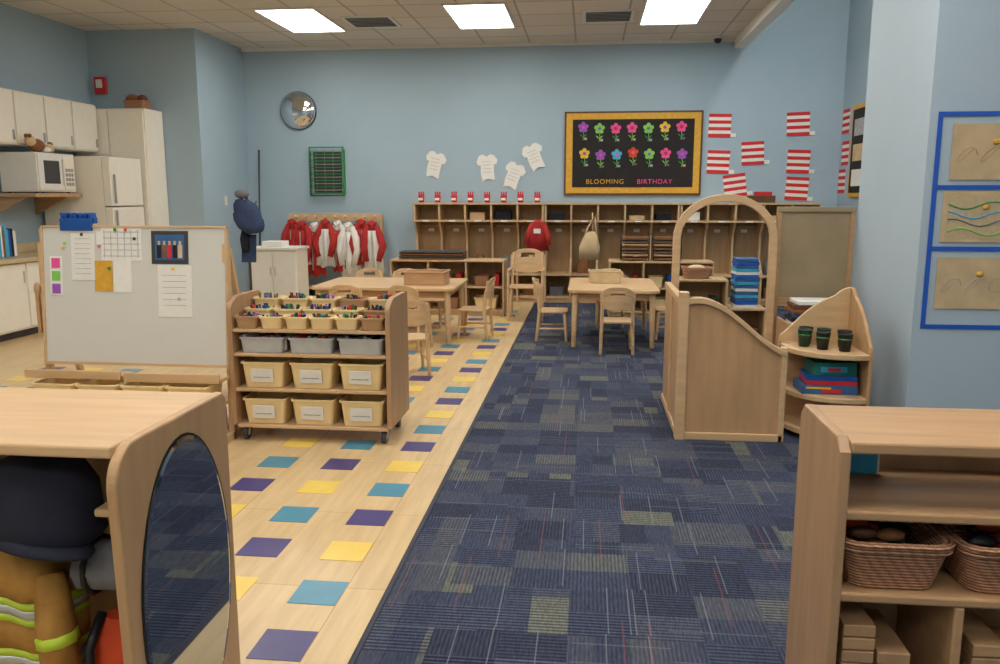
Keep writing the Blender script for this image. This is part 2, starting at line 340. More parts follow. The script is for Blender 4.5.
# coat rack with jackets
b=B('child_coat_rack',bevel=.004)
for x in(-4.15,-2.85): b.prism([(10.75,0),(11.1,0),(11.1,1.14),(11.0,1.16),(10.98,1.1),(10.98,.3),(10.75,.12)],'x',x-.015,x+.015,'wood3')
b.box(-4.135,-2.865,11.02,11.05,1.06,1.18,'wood'); b.box(-4.135,-2.865,10.78,11.08,.14,.17,'wood')
for k in range(9): b.cyl((-4.05+k*.14,11.02,1.12),(-4.05+k*.14,10.95,1.14),.012,'cream',8)
b.end()
def jacket(name,x,y,zt,h,m1,m2,w=.13,ry=.07):
    b=B(name,(x,y,zt),bevel=0,rz=random.uniform(-.3,.3)); n=28; ph=random.random()*6; lean=random.uniform(-.07,.07)
    def ring(z,rx,ry_): return [((rx*(1+.14*math.sin(5*2*math.pi*j/n+ph)))*math.cos(2*math.pi*j/n)+lean*z*2,(ry_*(1+.35*math.sin(6*2*math.pi*j/n+ph*2)))*math.sin(2*math.pi*j/n),z+.03*math.sin(j+ph)*(z<-.4)) for j in range(n)]
    b.loft([ring(0,.03,.02),ring(-.04,.06,.04),ring(-.12,w*.8,ry)],m2 if m1!=m2 else m1); b.loft([ring(-.12,w*.8,ry),ring(-h*.4,w*.95,ry),ring(-h*.7,w*1.1,ry*1.05),ring(-h,w*1.35,ry*1.1)],m1)
    for sx in(-1,1):
        b.tube([(sx*w*.5,0,-.06),(sx*w*1.05,-.02,-.2),(sx*w*1.3+lean*-h,-.05,-h*.5),(sx*w*.8,-.07,-h*.8)],[.04,.055,.05,.04],m2)
    b.tube([(-.05,-.03,-.02),(0,-.05,-.06),(.05,-.03,-.02),(0,.03,.0),(-.05,-.03,-.02)],.018,m2)
    b.box(-.004,.004,-ry*1.3-.008,-ry*.95,-h*.9,-.14,'silver'); b.end()
cs=[('red','red'),('red','red'),('red','cwhite'),('cwhite','red'),('red','cwhite'),('cwhite','cwhite'),('red','red'),('cwhite','red')]
for k,(a,c) in enumerate(cs): jacket('red_white_jacket',-4.06+k*.162,10.86-.05*(k%2),1.09-.02*(k%3),.62+.05*(k%3),a,c,w=.10)

# ---------------- wall cubbies
def lockers(x0,n=5,p=.352):
    W=n*p; b=B('coat_cubby_unit',(x0,10.8,0),bevel=.004)
    b.box(0,W,.36,.38,.0,1.30,'woodin'); b.box(-.005,W+.005,-.01,.38,1.30,1.325,'wood3'); b.box(0,W,.0,.36,1.07,1.095,'wood3'); b.box(0,W,-.03,.36,.36,.385,'wood3'); b.box(0,W,0,.36,.05,.08,'wood3'); b.box(0,W,.03,.05,0,.05,'wood3')
    for k in range(n+1):
        x=min(max(k*p,.013),W-.013); b.prism([(0,1.3),(.36,1.3),(.36,.0),(-.02,.0),(-.02,.42),(.16,.58),(.17,.9),(.02,1.06),(0,1.1)],'x',x-.013,x+.013,'wood3')
    for k in range(n):
        c=(k+.5)*p
        b.box(c-.04,c+.04,.345,.36,.93,.975,'paper'); b.box(c-.14,c+.14,.335,.36,.99,1.02,'wood3')
        b.box(c-.045,c+.045,-.003,0,1.073,1.092,'paper')
        for sx in(-.07,.07): b.cyl((c+sx,.335,1.0),(c+sx,.29,1.01),.006,'chrome',6)
        r=random.random()
        if r<.35: b.tub(c,.17,.081,.24,.25,.14,'wicker')
        elif r<.6: b.box(c-.1,c+.08,.1,.3,.081,.2,random.choice(['navy','brown','tan','gcloth']))
        if random.random()<.35: b.box(c-.12,c+.08,.08,.3,1.097,1.097+random.uniform(.05,.12),random.choice(['paper','tan','navy','wood']))
        if random.random()<.35: b.loft([b.rrect(c,.2,.386,.2,.2,.06),b.rrect(c,.22,.5,.18,.16,.06),b.rrect(c,.25,.62,.08,.08,.03)],random.choice(['gcloth','tan','navy2','brown']))
    return b.end()
for k in range(3): lockers(-2.35+k*1.77)
for k in range(8):
    b=B('red_paper_cup',(-2.26+k*.225,10.92,1.326),bevel=0); b.cyl((0,0,0),(0,0,.1),.034,'fred',12,.046); b.box(-.03,.03,-.048,-.043,.03,.06,'paper')
    for q in(-.025,0,.025): b.cyl((q,0,.1),(q*1.3,0,.145),.010,'fred',6)
    b.end()
b=B('red_vest',(-.66,10.68,1.10),bevel=0)
b.loft([[((rx)*math.cos(2*math.pi*j/20),.05*(1+.3*math.sin(j*1.7))*math.sin(2*math.pi*j/20),z) for j in range(20)] for z,rx in((0,.03),(-.04,.09),(-.2,.13),(-.40,.15))],'red'); b.tube([(-.08,0,-.05),(-.13,-.02,-.2),(-.14,-.03,-.32)],[.03,.04,.035],'red'); b.tube([(.08,0,-.05),(.13,-.02,-.2),(.14,-.03,-.32)],[.03,.04,.035],'red'); b.box(-.05,.04,-.068,-.05,-.17,-.11,'cwhite'); b.end()
b=B('tote_bag',(0.02,10.55,.60),bevel=0)
b.loft([b.rrect(0,0,0,.26,.08,.03),b.rrect(0,0,.16,.27,.12,.04),b.rrect(.01,0,.30,.17,.05,.02),b.rrect(.02,0,.36,.08,.03,.01)],'tan')
b.tube([(-.09,0,.20),(-.03,.03,.40),(.06,.08,.56),(.09,.02,.22)],.012,'tan'); b.tube([(-.06,.02,.3),(.09,.08,.60)],.008,'brown'); b.tube([(.04,.02,.3),(.03,.10,.60)],.008,'tan'); b.end()
def lowshelf(name,x0,x1,y0,y1,h,mid=True,nd=2):
    b=B(name,bevel=.005); b.box(x0,x1,y0,y1,h-.02,h,'wood3'); b.box(x0,x0+.02,y0,y1,0,h-.02,'wood3'); b.box(x1-.02,x1,y0,y1,0,h-.02,'wood3'); b.box(x0,x1,y1-.015,y1,.0,h,'woodin'); b.box(x0,x1,y0+.01,y1,.05,.07,'wood3'); b.box(x0,x1,y0+.03,y0+.05,0,.05,'wood3')
    if mid: b.box(x0,x1,y0+.01,y1,h*.5,h*.5+.02,'wood3')
    for k in range(1,nd): x=x0+(x1-x0)*k/nd; b.box(x-.01,x+.01,y0+.01,y1,.05,h-.02,'wood3')
    w=(x1-x0)/nd
    for k in range(nd):
        c=x0+w*(k+.5)
        b.tub(c,(y0+y1)/2,.072,w*.6,(y1-y0)*.8,.14,random.choice(['wicker','tub']))
        if mid: b.tub(c-.05,(y0+y1)/2,h*.5+.022,w*.4,(y1-y0)*.7,.12,random.choice(['wicker','tub','clear'])); b.box(c+w*.22,c+w*.35,y0+.1,y1-.05,h*.5+.021,h*.5+.16,random.choice(['blue','dgreen','red']))
    return b.end()
lowshelf('low_storage_shelf',-2.35,-.98,9.45,9.85,.66,nd=3)
b=B('tray_stack',(-1.75,9.65,.662)); 
for k in range(4): b.box(-.5,.28,-.16,.16,.002+k*.025,.018+k*.025,'dgrey' if k%2 else 'brown')
b.end()
lowshelf('low_storage_shelf',.25,1.45,9.5,9.9,.66,nd=3)
for dx in(.55,.92):
    b=B('puzzle_rack',(dx,9.7,.664),bevel=0)
    for sx in(-.16,.16): b.tube([(sx,-.12,.002),(sx,-.12,.3),(sx,.12,.3),(sx,.12,.002)],.006,'black')
    for k in range(7): b.box(-.15,.15,-.13,.12,.02+k*.04,.032+k*.04,['brown','wood','dgrey'][k%3])
    b.end()
# shelves seen through the archway
lowshelf('low_storage_shelf',.80,1.27,7.45,7.78,.66,nd=1)
lowshelf('low_storage_shelf',1.29,1.62,7.45,7.78,.40,mid=False,nd=1)
b=B('blue_book_stack',(1.44,7.61,.402),bevel=.002)
for k in range(15): b.box(-.10,.10,-.12,.12,k*.030,k*.030+.027,['mblue','tape','mblue','cyan'][k%4] if k%5 else 'paper',RZ(random.uniform(-5,5)))
b.end()
b=B('wicker_basket',(1.0,7.61,.664),bevel=0); b.tub(0,0,0,.26,.22,.10,'wicker',tp=.85,lip=.02,r=.04); b.ball((0,0,.07),(.09,.08,.05),'tan'); b.end()

# ---------------- wall items
b=B('bulletin_board',(.57,11.195,1.975),bevel=0)
b.box(-.91,.91,-.03,0,-.55,.55,'frame'); b.box(-.885,.885,-.035,-.03,-.525,.525,'gold'); b.box(-.80,.80,-.04,-.035,-.445,.445,'board')
fc=[['lgreen','purple','pink','purple','pink','lgreen','pink'],['purple','purple','pink','fred','cyan','pink','lgreen']]
fc=[['purple','lgreen','pink','pink','lgreen','yel','pink'],['yel','purple','cyan','orange','lgreen','pink','purple']]
for r in range(2):
    for k in range(7):
        x=-.66+k*.215+(.02 if r else 0); z=.33-r*.34+random.uniform(-.02,.02); c=fc[r][k]
        for a in range(5):
            t=a*2*math.pi/5+.3; b.cyl((x+.045*math.cos(t),-.050,z+.045*math.sin(t)),(x+.045*math.cos(t),-.045,z+.045*math.sin(t)),.028,c,12)
        b.cyl((x,-.054,z),(x,-.045,z),.022,'purple' if c in('yel','lgreen') else 'pink' if c!='pink' else 'fred',12)
        b.tube([(x,-.043,z-.05),(x+.008,-.043,z-.11),(x-.003,-.043,z-.17)],.005,'lgreen',6)
        for sx in(-1,1): b.prism([(x,z-.14),(x+sx*.025,z-.12),(x+sx*.05,z-.09),(x+sx*.02,z-.10)],'y',-.047,-.043,'lgreen' if k%2 else 'green')
        b.box(x+.012,x+.05,-.046,-.04,z-.165,z-.135,random.choice(['ink','gcloth','tan']))
o=b.end()
for t,x in(('BLOOMING',-.36),('BIRTHDAY',.30)):
    cu=bpy.data.curves.new('lettering','FONT'); cu.body=t; cu.size=.088; cu.space_character=1.15; cu.align_x='CENTER'; cu.extrude=.002; cu.materials.append(M['gold'] if t[1]=='L' else M['pink'])
    q=bpy.data.objects.new('lettering',cu); sc.collection.objects.link(q); q.parent=o; q.location=(x,-.044,-.40); q.rotation_euler=(math.pi/2,0,0)
b=B('convex_safety_mirror',(-4.03,11.195,2.58),bevel=0)
rg=[]
for k in range(13):
    t=k/12; r=.25*math.cos(t*math.pi/2*.98); rg.append([(r*math.cos(2*math.pi*j/48),-.02-.10*math.sin(t*math.pi/2),r*math.sin(2*math.pi*j/48)) for j in range(48)])
b.loft(rg,'cmirror'); b.loft([[(r*math.cos(2*math.pi*j/48),y,r*math.sin(2*math.pi*j/48)) for j in range(48)] for r,y in((.24,0),(.258,0),(.258,-.022),(.251,-.025),(.248,-.015))],'dgrey'); b.end()
b=B('green_drying_rack',(-3.64,11.19,1.74),bevel=0)
b.box(-.2,.2,-.012,-.002,-.28,.28,'dgrey')
b.tube([(-.24,-.05,-.32),(-.24,-.05,.34),(.24,-.05,.34),(.24,-.05,-.32),(-.24,-.05,-.32)],.013,'green')
for k in range(14): z=-.28+k*.044; b.tube([(-.23,-.05,z),(-.2,-.13,z-.01),(.2,-.13,z-.01),(.23,-.05,z)],.006,'green' if k%2==0 else 'grey',6)
for x in(-.12,0,.12): b.cyl((x,-.13,-.3),(x,-.13,.3),.004,'green',6)
b.box(.235,.25,-.06,0,-.3,.3,'green'); b.box(-.25,-.235,-.06,0,-.3,.3,'green'); b.end()
def shirt(x,z,rot,s=1.):
    b=B('paper_shirt_cutout',(x,11.19,z),bevel=0,rot=(0,math.radians(rot),0))
    P=[(-.085,-.20),(-.03,-.17),(.01,-.16),(.06,-.18),(.10,-.19),(.095,-.05),(.10,.04),(.135,.03),(.155,.10),(.10,.17),(.05,.18),(.0,.15),(-.05,.185),(-.11,.17),(-.15,.09),(-.13,.03),(-.095,.04),(-.10,-.08)]
    b.prism([(p[0]*s,p[1]*s) for p in P],'y',-.006,0,'paper')
    for k in range(4): b.box(-.07*s,.06*s,-.008,-.006,(.08-k*.05)*s,(.085-k*.05)*s,'ink')
    b.end()
for X,z,r in((-2.12,1.84,14),(-1.39,1.80,-4),(-1.03,1.69,20),(-.75,1.94,-22)): shirt(X,z,r,.95)
for X,z,rot in((1.70,2.33,1),(2.70,2.34,-2),(1.70,1.86,2),(2.14,1.97,-3),(2.73,1.86,2),(2.73,1.51,3),(1.93,1.55,-8)):
    w,h=.29,.30
    b=B('striped_paper_flag',(X,11.193,z),bevel=0,rot=(0,math.radians(rot),0)); b.box(-w/2,w/2,-.003,0,-h/2,h/2,'paper')
    for k in range(4): z0=-h/2+k*h*2/7; b.box(-w/2,w/2,-.005,-.003,z0,z0+h/7,'fred')
    b.box(w/2-.02,w/2+.07,-.002,.001,-h/2,-h/2+.05,'paper'); b.end()
for z,y in((2.35,11.0),(1.95,10.95),(1.6,11.02)):
    b=B('striped_paper_flag',(3.246,y,z),bevel=0); b.box(-.003,0,-.14,.14,-.15,.15,'paper')
    for k in range(4): b.box(-.005,-.003,-.14,.14,-.15+k*.086,-.107+k*.086,'fred')
    b.end()
b=B('framed_notice_board',(3.246,10.35,1.95),bevel=.002); b.box(-.03,0,-.32,.32,-.55,.55,'gold'); b.box(-.035,-.03,-.27,.27,-.5,.5,'board')
for k in range(3): b.box(-.04,-.035,-.18,.18,-.42+k*.3,-.22+k*.3,['paper','tan','ink'][k])
b.end()
b=B('toy_truck_box',(2.25,10.95,1.327)); b.box(-.18,.14,-.1,.1,0,.09,'frame'); b.box(-.1,.1,-.08,.08,.09,.14,'fred'); b.end()

# ---------------- tables & chairs
def table(x0,x1,y0,y1,h=.55):
    cx,cy=(x0+x1)/2,(y0+y1)/2; b=B('preschool_table',(cx,cy,0),bevel=.004); W,D=x1-x0,y1-y0
    b.loft([b.rrect(0,0,h-.028,W,D,.08,6),b.rrect(0,0,h,W,D,.08,6)],'wood',sm=False)
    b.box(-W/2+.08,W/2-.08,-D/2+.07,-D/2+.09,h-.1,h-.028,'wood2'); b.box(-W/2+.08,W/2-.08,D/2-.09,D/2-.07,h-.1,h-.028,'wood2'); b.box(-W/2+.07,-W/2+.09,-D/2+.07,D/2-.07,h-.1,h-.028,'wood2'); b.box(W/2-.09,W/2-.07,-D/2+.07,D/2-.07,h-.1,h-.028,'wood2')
    for sx in(-1,1):
        for sy in(-1,1): b.cyl((sx*(W/2-.07),sy*(D/2-.07),h-.03),(sx*(W/2-.06),sy*(D/2-.06),.006),.03,'wood',14,.022)
    return b.end()
table(-.18,.67,7.45,8.65); table(-2.65,-1.25,7.45,8.45)
def chair(x,y,rz,s=1.,arm=False):
    b=B('wooden_child_chair',(x,y,.0065 if x>-.5 else .002),math.radians(rz),bevel=.004)
    h=.30*s; w=.30*s
    b.loft([b.rrect(0,0,h-.018,w,w*.95,.05,5),b.rrect(0,0,h,w,w*.95,.05,5)],'wood',sm=False)
    for sx in(-1,1):
        b.tube([(sx*w*.40,-w*.38,h-.01),(sx*w*.46,-w*.46,0)],[.017,.013],'wood',10)
        b.tube([(sx*w*.48,w*.52,0),(sx*w*.45,w*.42,h),(sx*w*.45,w*.48,h*1.55),(sx*w*.42,w*.56,h*1.95)],[.014,.018,.016,.014],'wood',10)
        b.cyl((sx*w*.44,-w*.42,h*.42),(sx*w*.46,w*.46,h*.42),.010,'wood',8)
        if arm: b.box(sx*w*.5-.015,sx*w*.5+.015,-w*.45,w*.5,h*1.45,h*1.5,'wood'); b.cyl((sx*w*.5,-w*.4,0),(sx*w*.5,-w*.4,h*1.46),.016,'wood',10)
    zs=h*1.35; ze=h*2.05
    n=20; top=[]; bot=[]
    for j in range(n+1):
        t=j/n*2-1; yb=w*.50+.05*(1-t*t)*s; zt=ze-(abs(t)**3)*.06*s; top.append((t*w*.52,yb,zt)); bot.append((t*w*.50,yb-.02*s,zs+.02*s*abs(t)**3))
    hl=[(t[0],t[1]-.004,t[2]-.035*s) for t in top]
    def strip(A,C):
        th=.012
        ring=[]
        for p,q in zip(A,C): ring.append([(p[0],p[1],p[2]),(p[0],p[1]+th,p[2]),(q[0],q[1]+th,q[2]),(q[0],q[1],q[2])])
        b.loft(ring,'wood',sm=False)
    strip(top,hl)
    hl2=[(t[0],t[1]-.012,t[2]-.075*s) for t in top]
    strip(hl2,bot); strip(hl[:7],hl2[:7]); strip(hl[-7:],hl2[-7:])
    return b.end()
chair(.27,7.30,180); chair(-.33,7.9,90); chair(.82,8.1,-90); chair(.25,8.80,0)
chair(-1.62,7.30,165); chair(-2.2,7.30,180); chair(-1.12,7.95,-95); chair(-1.42,6.25,200); chair(-2.0,8.60,0); chair(-2.4,8.58,5); chair(-1.7,8.60,0)
chair(-2.75,6.6,150)
chair(-.70,9.25,0,1.30,True)
b=B('wooden_tray_box',(-1.58,7.85,.552)); b.tub(0,0,0,.42,.3,.13,'wood2',tp=.96,r=.01,th=.02); b.end()
b=B('small_storage_box',(.17,8.2,.552)); b.tub(0,0,0,.32,.22,.12,'tan',tp=.95,r=.01,th=.01); b.box(-.1,.1,-.07,.07,.01,.09,'paper'); b.end()

# ---------------- rolling art cart
cx0,cx1,cy0,cy1=-2.03,-1.085,4.33,4.78
b=B('rolling_art_cart',bevel=.005)
prof=[(cy0,.10),(cy1,.10),(cy1,.80)]
for a in range(1,7): t=math.radians(15*a); prof.append((cy1-.06+.06*math.cos(t),.80+.04*math.sin(t)))
prof+= [(cy0+.10,.84)]
for a in range(1,7): t=math.radians(90+15*a); prof.append((cy0+.06+.06*math.cos(t),.76+.06*math.sin(t)))
for x in(cx0,cx1-.028): b.prism(prof,'x',x,x+.028,'woodr')
for z in(.10,.315,.52,.66): b.box(cx0+.028,cx1-.028,cy0+.01,cy1-.01,z-.018,z,'wood')
b.box(cx0+.028,cx1-.028,cy1-.03,cy1-.014,.10,.66,'woodv'); b.box(cx0+.028,cx1-.028,cy1-.03,cy1-.012,.66,.8,'wood')
for x in(cx0+.06,cx1-.06):
    for y in(cy0+.06,cy1-.06):
        b.cyl((x-.014,y,.040),(x+.014,y,.040),.040,'dgrey',18); b.cyl((x-.018,y,.040),(x+.018,y,.040),.020,'grey',10); b.box(x-.022,x-.017,y-.012,y+.012,.03,.082,'chrome'); b.box(x+.017,x+.022,y-.012,y+.012,.03,.082,'chrome'); b.box(x-.03,x+.03,y-.03,y+.03,.076,.084,'chrome')
cart=b.end()
b=B('bins',bevel=.002)
for k in range(3):
    c=cx0+.185+k*.288; yc=cy0+.125
    for z in(.102,.317):
        b.tub(c,yc,z,.255,.20,.15,'tub'); b.box(c-.065,c+.065,yc-.108,yc-.102,z+.035,z+.112,'paper',RX(7)); b.box(c-.05,c+.05,yc-.1095,yc-.1085,z+.06,z+.066,'ink',RX(7))
    b.tub(c,yc,.522,.26,.20,.09,'clear',tp=.92)
    for q in range(9): b.box(c-.11+q*.026,c-.09+q*.026,yc-.06,yc+.06,.53,.595+random.uniform(0,.025),random.choice(['fred','cyan','paper','purple','navy','orange','ink']),RZ(random.uniform(-20,20)))
for r in range(3):
    for k in range(6 if r==0 else 5):
        pw=.147 if r==0 else .177
        c=cx0+.10+k*pw if r==0 else cx0+.12+k*pw; yc=cy0+.075+r*.13; zz=.662+r*.012; b.tub(c,yc,zz,pw-.018,.115,[.07,.085,.12][r],'tub' if (k+r)%5 else 'wood2')
        for q in range(13):
            px,py=c+random.uniform(-.045,.045),yc+random.uniform(-.035,.035); b.cyl((px,py,zz+.01),(px+random.uniform(-.03,.03),py+random.uniform(-.015,.015),zz+[.065,.09,.125][r]+random.uniform(0,.022)),random.uniform(.005,.011),random.choice(['fred','green','black','blue','black','brown','dgreen','dgreen','purple','dgrey']),6)
b.end(cart)

# ---------------- whiteboard easel
b=B('whiteboard_easel',(-2.60,4.34,-.012),bevel=.004)
tilt=RX(-5); c0=(0,0,.46)
def tb(x0,x1,y0,y1,z0,z1,m): b.box(x0,x1,y0,y1,z0,z1,m,tilt,c0)
tb(-.55,.555,0,.012,.46,1.24,'wb')
for q in((-.565,-.55,.44,1.25),(.553,.566,.44,1.25)): tb(q[0],q[1],-.006,.02,q[2],q[3],'wood')
tb(-.565,.566,-.006,.02,1.24,1.252,'wood'); tb(-.565,.566,-.006,.02,.445,.462,'wood')
for x in(-.585,.535): b.prism([(.02,.012),(.05,.012),(.10,1.15),(.055,1.15),(.03,.5)],'x',x,x+.03,'wood'); b.box(x,x+.03,-.14,.42,0.012,.06,'wood'); b.prism([(.40,.012),(.44,.012),(.12,1.12),(.09,1.12)],'x',x,x+.03,'wood')
b.box(-.60,-.02,-.13,.0,.39,.41,'wood'); b.box(-.60,-.02,-.135,-.12,.39,.435,'wood'); b.box(.0,.565,-.13,.0,.38,.40,'wood'); b.box(.0,.565,-.135,-.12,.38,.43,'wood')
for k in range(4): b.tub(-.42+k*.268,-.06,.245,.25,.22,.12,'tub')
b.box(-.555,.535,-.16,.3,.225,.242,'wood'); b.box(-.555,.535,-.13,.3,.06,.078,'wood')
x=-.5
while x<.48:
    w=random.uniform(.03,.08); b.box(x,x+w-.004,-.1,.12,.08,.08+random.uniform(.08,.13),random.choice(['fred','cyan','green','yel','purple','navy','orange'])); x+=w
def pp(u0,v0,u1,v1,m,dy=0):
    f=lambda u:-.53+(u-52)/183*1.07; g=lambda v:1.235-(v-230)/133*.76
    tb(f(u0),f(u1),-.003-dy,-.0005-dy,g(v1),g(v0),m)
pp(55,258,68,298,'paper'); pp(57,260,66,270,'pink',.002); pp(57,273,66,283,'lgreen',.002); pp(57,286,66,296,'purple',.002)
pp(78,235,103,282,'paper'); pp(110,228,152,262,'paper'); pp(102,262,121,293,'gold'); pp(122,262,141,294,'paper'); pp(162,232,200,265,'dgrey'); pp(166,236,196,261,'mblue',.002)
for k,mm in enumerate(('navy','brown','fred','navy','tan')): pp(168+k*5.4,246,172.5+k*5.4,259,mm,.004); pp(169+k*5.4,242,171.5+k*5.4,246,'tan',.004)
pp(168,266,203,318,'paper'); pp(105,233,113,246,'paper',.001)
for k in range(8): pp(82,240+k*5,99,240.5+k*5,'ink',.002)
for k in range(5): pp(112,233+k*6,150,233.6+k*6,'ink',.002)
for k in range(6): pp(113+k*7,231,113.6+k*7,259,'ink',.002)
for k in range(6): pp(173,276+k*6,197,276.5+k*6,'ink',.002)
for u,v,m in((90,236,'dgrey'),(125,231,'green'),(136,231,'orange'),(184,270,'yel'),(72,245,'lgreen'),(190,300,'ink'),(118,270,'green'),(145,240,'dgrey'),(108,248,'pink'),(70,250,'yel')): pp(u-1.5,v-1.5,u+1.5,v+1.5,m,.006)
b.box(-.612,-.59,.03,.05,.62,.86,'wood2'); b.ball((-.60,.04,.88),(.022,.012,.04),'wood2'); b.cyl((-.61,.04,.90),(-.575,.05,.90),.005,'chrome',6)
o=b.end()
b=B('blue_clip_holder',(-2.94,4.44,1.248),bevel=.003); b.box(-.10,.10,-.02,.02,0,.035,'blue')
for k in range(7): b.box(-.10+k*.029,-.083+k*.029,-.03,.024,.03,.062,'blue',RY(12 if k%2 else -8))
b.box(-.10,.10,-.040,-.030,-.04,.03,'blue'); b.end()

# ---------------- play divider / arch / corner shelf (right)
b=B('curved_play_divider',bevel=.005)
top=[]
for k in range(21):
    t=k/20; x=.57+t*.56; tt=min(max((t-.05)/.95,0),1); top.append((x,.83-.27*(tt*tt*(3-2*tt))-.02*tt+.04*math.sin(math.pi*t)))
b.prism([(.57,.03)]+top+[(1.13,.03)],'y',4.635,4.655,'woodv')
b.prism([(p[0],p[1]-.035) for p in top]+[p for p in top[::-1]],'y',4.615,4.675,'wood'); b.box(.57,1.13,4.62,4.67,.006,.05,'wood')
b.box(.52,.575,4.61,4.68,0.006,.87,'wood'); b.box(1.10,1.135,4.62,4.67,0.006,.56,'wood')
b.box(.535,.555,4.68,5.58,.04,.80,'woodv'); b.box(.525,.565,4.68,5.58,.79,.83,'wood'); b.box(.525,.565,4.68,5.58,.006,.05,'wood'); b.box(.525,.565,5.10,5.14,.05,.79,'wood')
b.end()
b=B('wooden_archway',bevel=.005)
def arch(rx,rz_,zc,cx=.92): return [(cx+rx*math.cos(math.radians(a)),zc+rz_*math.sin(math.radians(a))) for a in range(0,181,9)]
out=arch(.345,.30,1.12); inn=arch(.295,.25,1.12)
b.prism([(.575,.006)]+out[::-1]+[(1.265,.006),(1.215,.006)]+inn+[(.625,.006)],'y',5.60,5.65,'wood')
b.end()
b=B('room_divider_panel',bevel=.004); b.box(1.285,1.77,5.68,5.70,.70,1.30,'panel'); b.box(1.27,1.775,5.665,5.715,1.30,1.335,'panel'); b.box(1.27,1.30,5.665,5.715,0.006,1.30,'wood2'); b.box(1.745,1.775,5.665,5.715,0.006,1.30,'wood2'); b.box(1.30,1.745,5.67,5.71,.68,.72,'wood2')
b.end()
b=B('game_shelf',bevel=.004)
for z in(.05,.30,.55): b.box(1.30,1.72,5.28,5.59,z,z+.02,'wood2')
b.box(1.28,1.30,5.28,5.59,0.006,.60,'wood2'); b.box(1.72,1.74,5.28,5.59,0.006,.60,'wood2'); b.box(1.30,1.72,5.57,5.59,.07,.55,'woodin')
o=b.end()
b=B('board_game_stack',(1.50,5.44,.572)); zz=0
for k,(m,w) in enumerate((('paper',.17),('navy',.18),('mblue',.16),('brown',.18),('frame',.17),('paper',.15))): b.box(-w,w,-.11,.11,zz,zz+.026,m,RZ(random.uniform(-5,5))); zz+=.028
b.end()
b=B('corner_display_shelf',(.03,0,0),bevel=.004)
def qs2():
    Q=[(1.14,5.0)]
    for k in range(13):
        t=math.radians(180+90*k/12); dx,dy=.39*math.cos(t),.40*math.sin(t); kk=1+.14*abs(math.sin(2*math.atan2(dy,dx))); Q.append((1.54+dx*kk,5.0+dy*kk))
    return Q+[(1.54,5.0)]
for z in(.04,.25,.50): b.prism(qs2(),'z',z,z+.03,'wood')
pr=[(0,.006),(.40,.006),(.40,.545),(.395,.57)]+[(.385-.30*t,.58+.24*(t**1.25)+.05*math.sin(math.pi*t)) for t in [k/10 for k in range(1,11)]]+[(.06,.845),(.035,.86),(0,.868)]
b.prism([(1.54-p[0],p[1]) for p in pr],'y',5.0,5.022,'wood')
b.prism([(5.022-p[0]*1.03,p[1]) for p in pr],'x',1.54,1.562,'woodv')
b.end()
for i,(x,y) in enumerate(((1.28,4.86),(1.36,4.77),(1.47,4.72),(1.40,4.90),(1.50,4.84),(1.31,4.95))):
    b=B('dark_green_cup',(x,y,.531),bevel=0); b.loft([[(r*math.cos(2*math.pi*j/16),r*math.sin(2*math.pi*j/16),z) for j in range(16)] for r,z in((.030,0),(.040,.095),(.042,.10),(.036,.10),(.028,.01))],'black' if i%3 else 'dgreen'); b.tube([(.037*math.cos(2*math.pi*j/16),.037*math.sin(2*math.pi*j/16),.07) for j in range(17)],.004,'green',6); b.cyl((0,0,.01),(0,0,.085),.026,'black'); b.end()
b=B('boxed_games',(1.40,4.80,.281),bevel=.003); b.box(-.16,.15,-.11,.10,0,.05,'mblue'); b.box(-.05,.06,-.113,-.11,.01,.03,'fred'); b.box(-.14,.0,-.113,-.11,.03,.042,'yel'); b.box(-.13,.15,-.10,.10,.051,.075,'fred',RZ(-2)); b.box(-.13,.15,-.10,.10,.076,.105,'blue',RZ(-4)); b.box(-.10,.14,-.085,.10,.106,.18,'teal',RZ(5)); b.box(-.06,.09,-.094,-.09,.125,.16,'cyan',RZ(3)); b.box(-.02,.05,-.098,-.094,.13,.15,'fred'); b.end()

# ---------------- artwork taped to the right pier
b=B('blue_tape_frame',(0,4.596,0),bevel=0)
for z in(1.83,1.45,1.125,.70): b.box(1.82,2.9,-.002,0,z-.012,z+.012,'tape')
b.box(1.82,1.844,-.003,0,.70,1.83,'tape'); b.box(2.42,2.444,-.003,0,.70,1.83,'tape'); b.end()
def art(z0,z1,x0,kind):
    b=B('child_artwork',(0,4.595,0),bevel=0,rot=(0,0,0)); b.box(x0,x0+.46,-.003,0,z0,z1,'tan')
    if kind==1:
        b.box(x0+.02,x0+.44,-.004,-.003,z0+.02,z1-.02,'counter')
        for m,dz in(('lgreen',.0),('gcloth',.05),('cyan',.09),('green',.14)): b.tube([(x0+.03+.04*k,-.004,z0+.055+dz+.02*math.sin(k*.9+dz*20)) for k in range(10)],.004,m,6)
    for q in range(3): b.tube([(x0+.08+.12*q+.05*math.cos(t*.6),-.004,z0+.13+.04*math.sin(t*.8+q)) for t in range(10)],.0015,'ink' if kind else 'wood2',5)
    b.ball((x0+.22,-.006,(z0+z1)/2+.05),(.02,.008,.015),'gold',8,5); b.end()
art(1.49,1.78,1.90,0); art(1.16,1.43,1.88,1); art(.80,1.08,1.88,2)

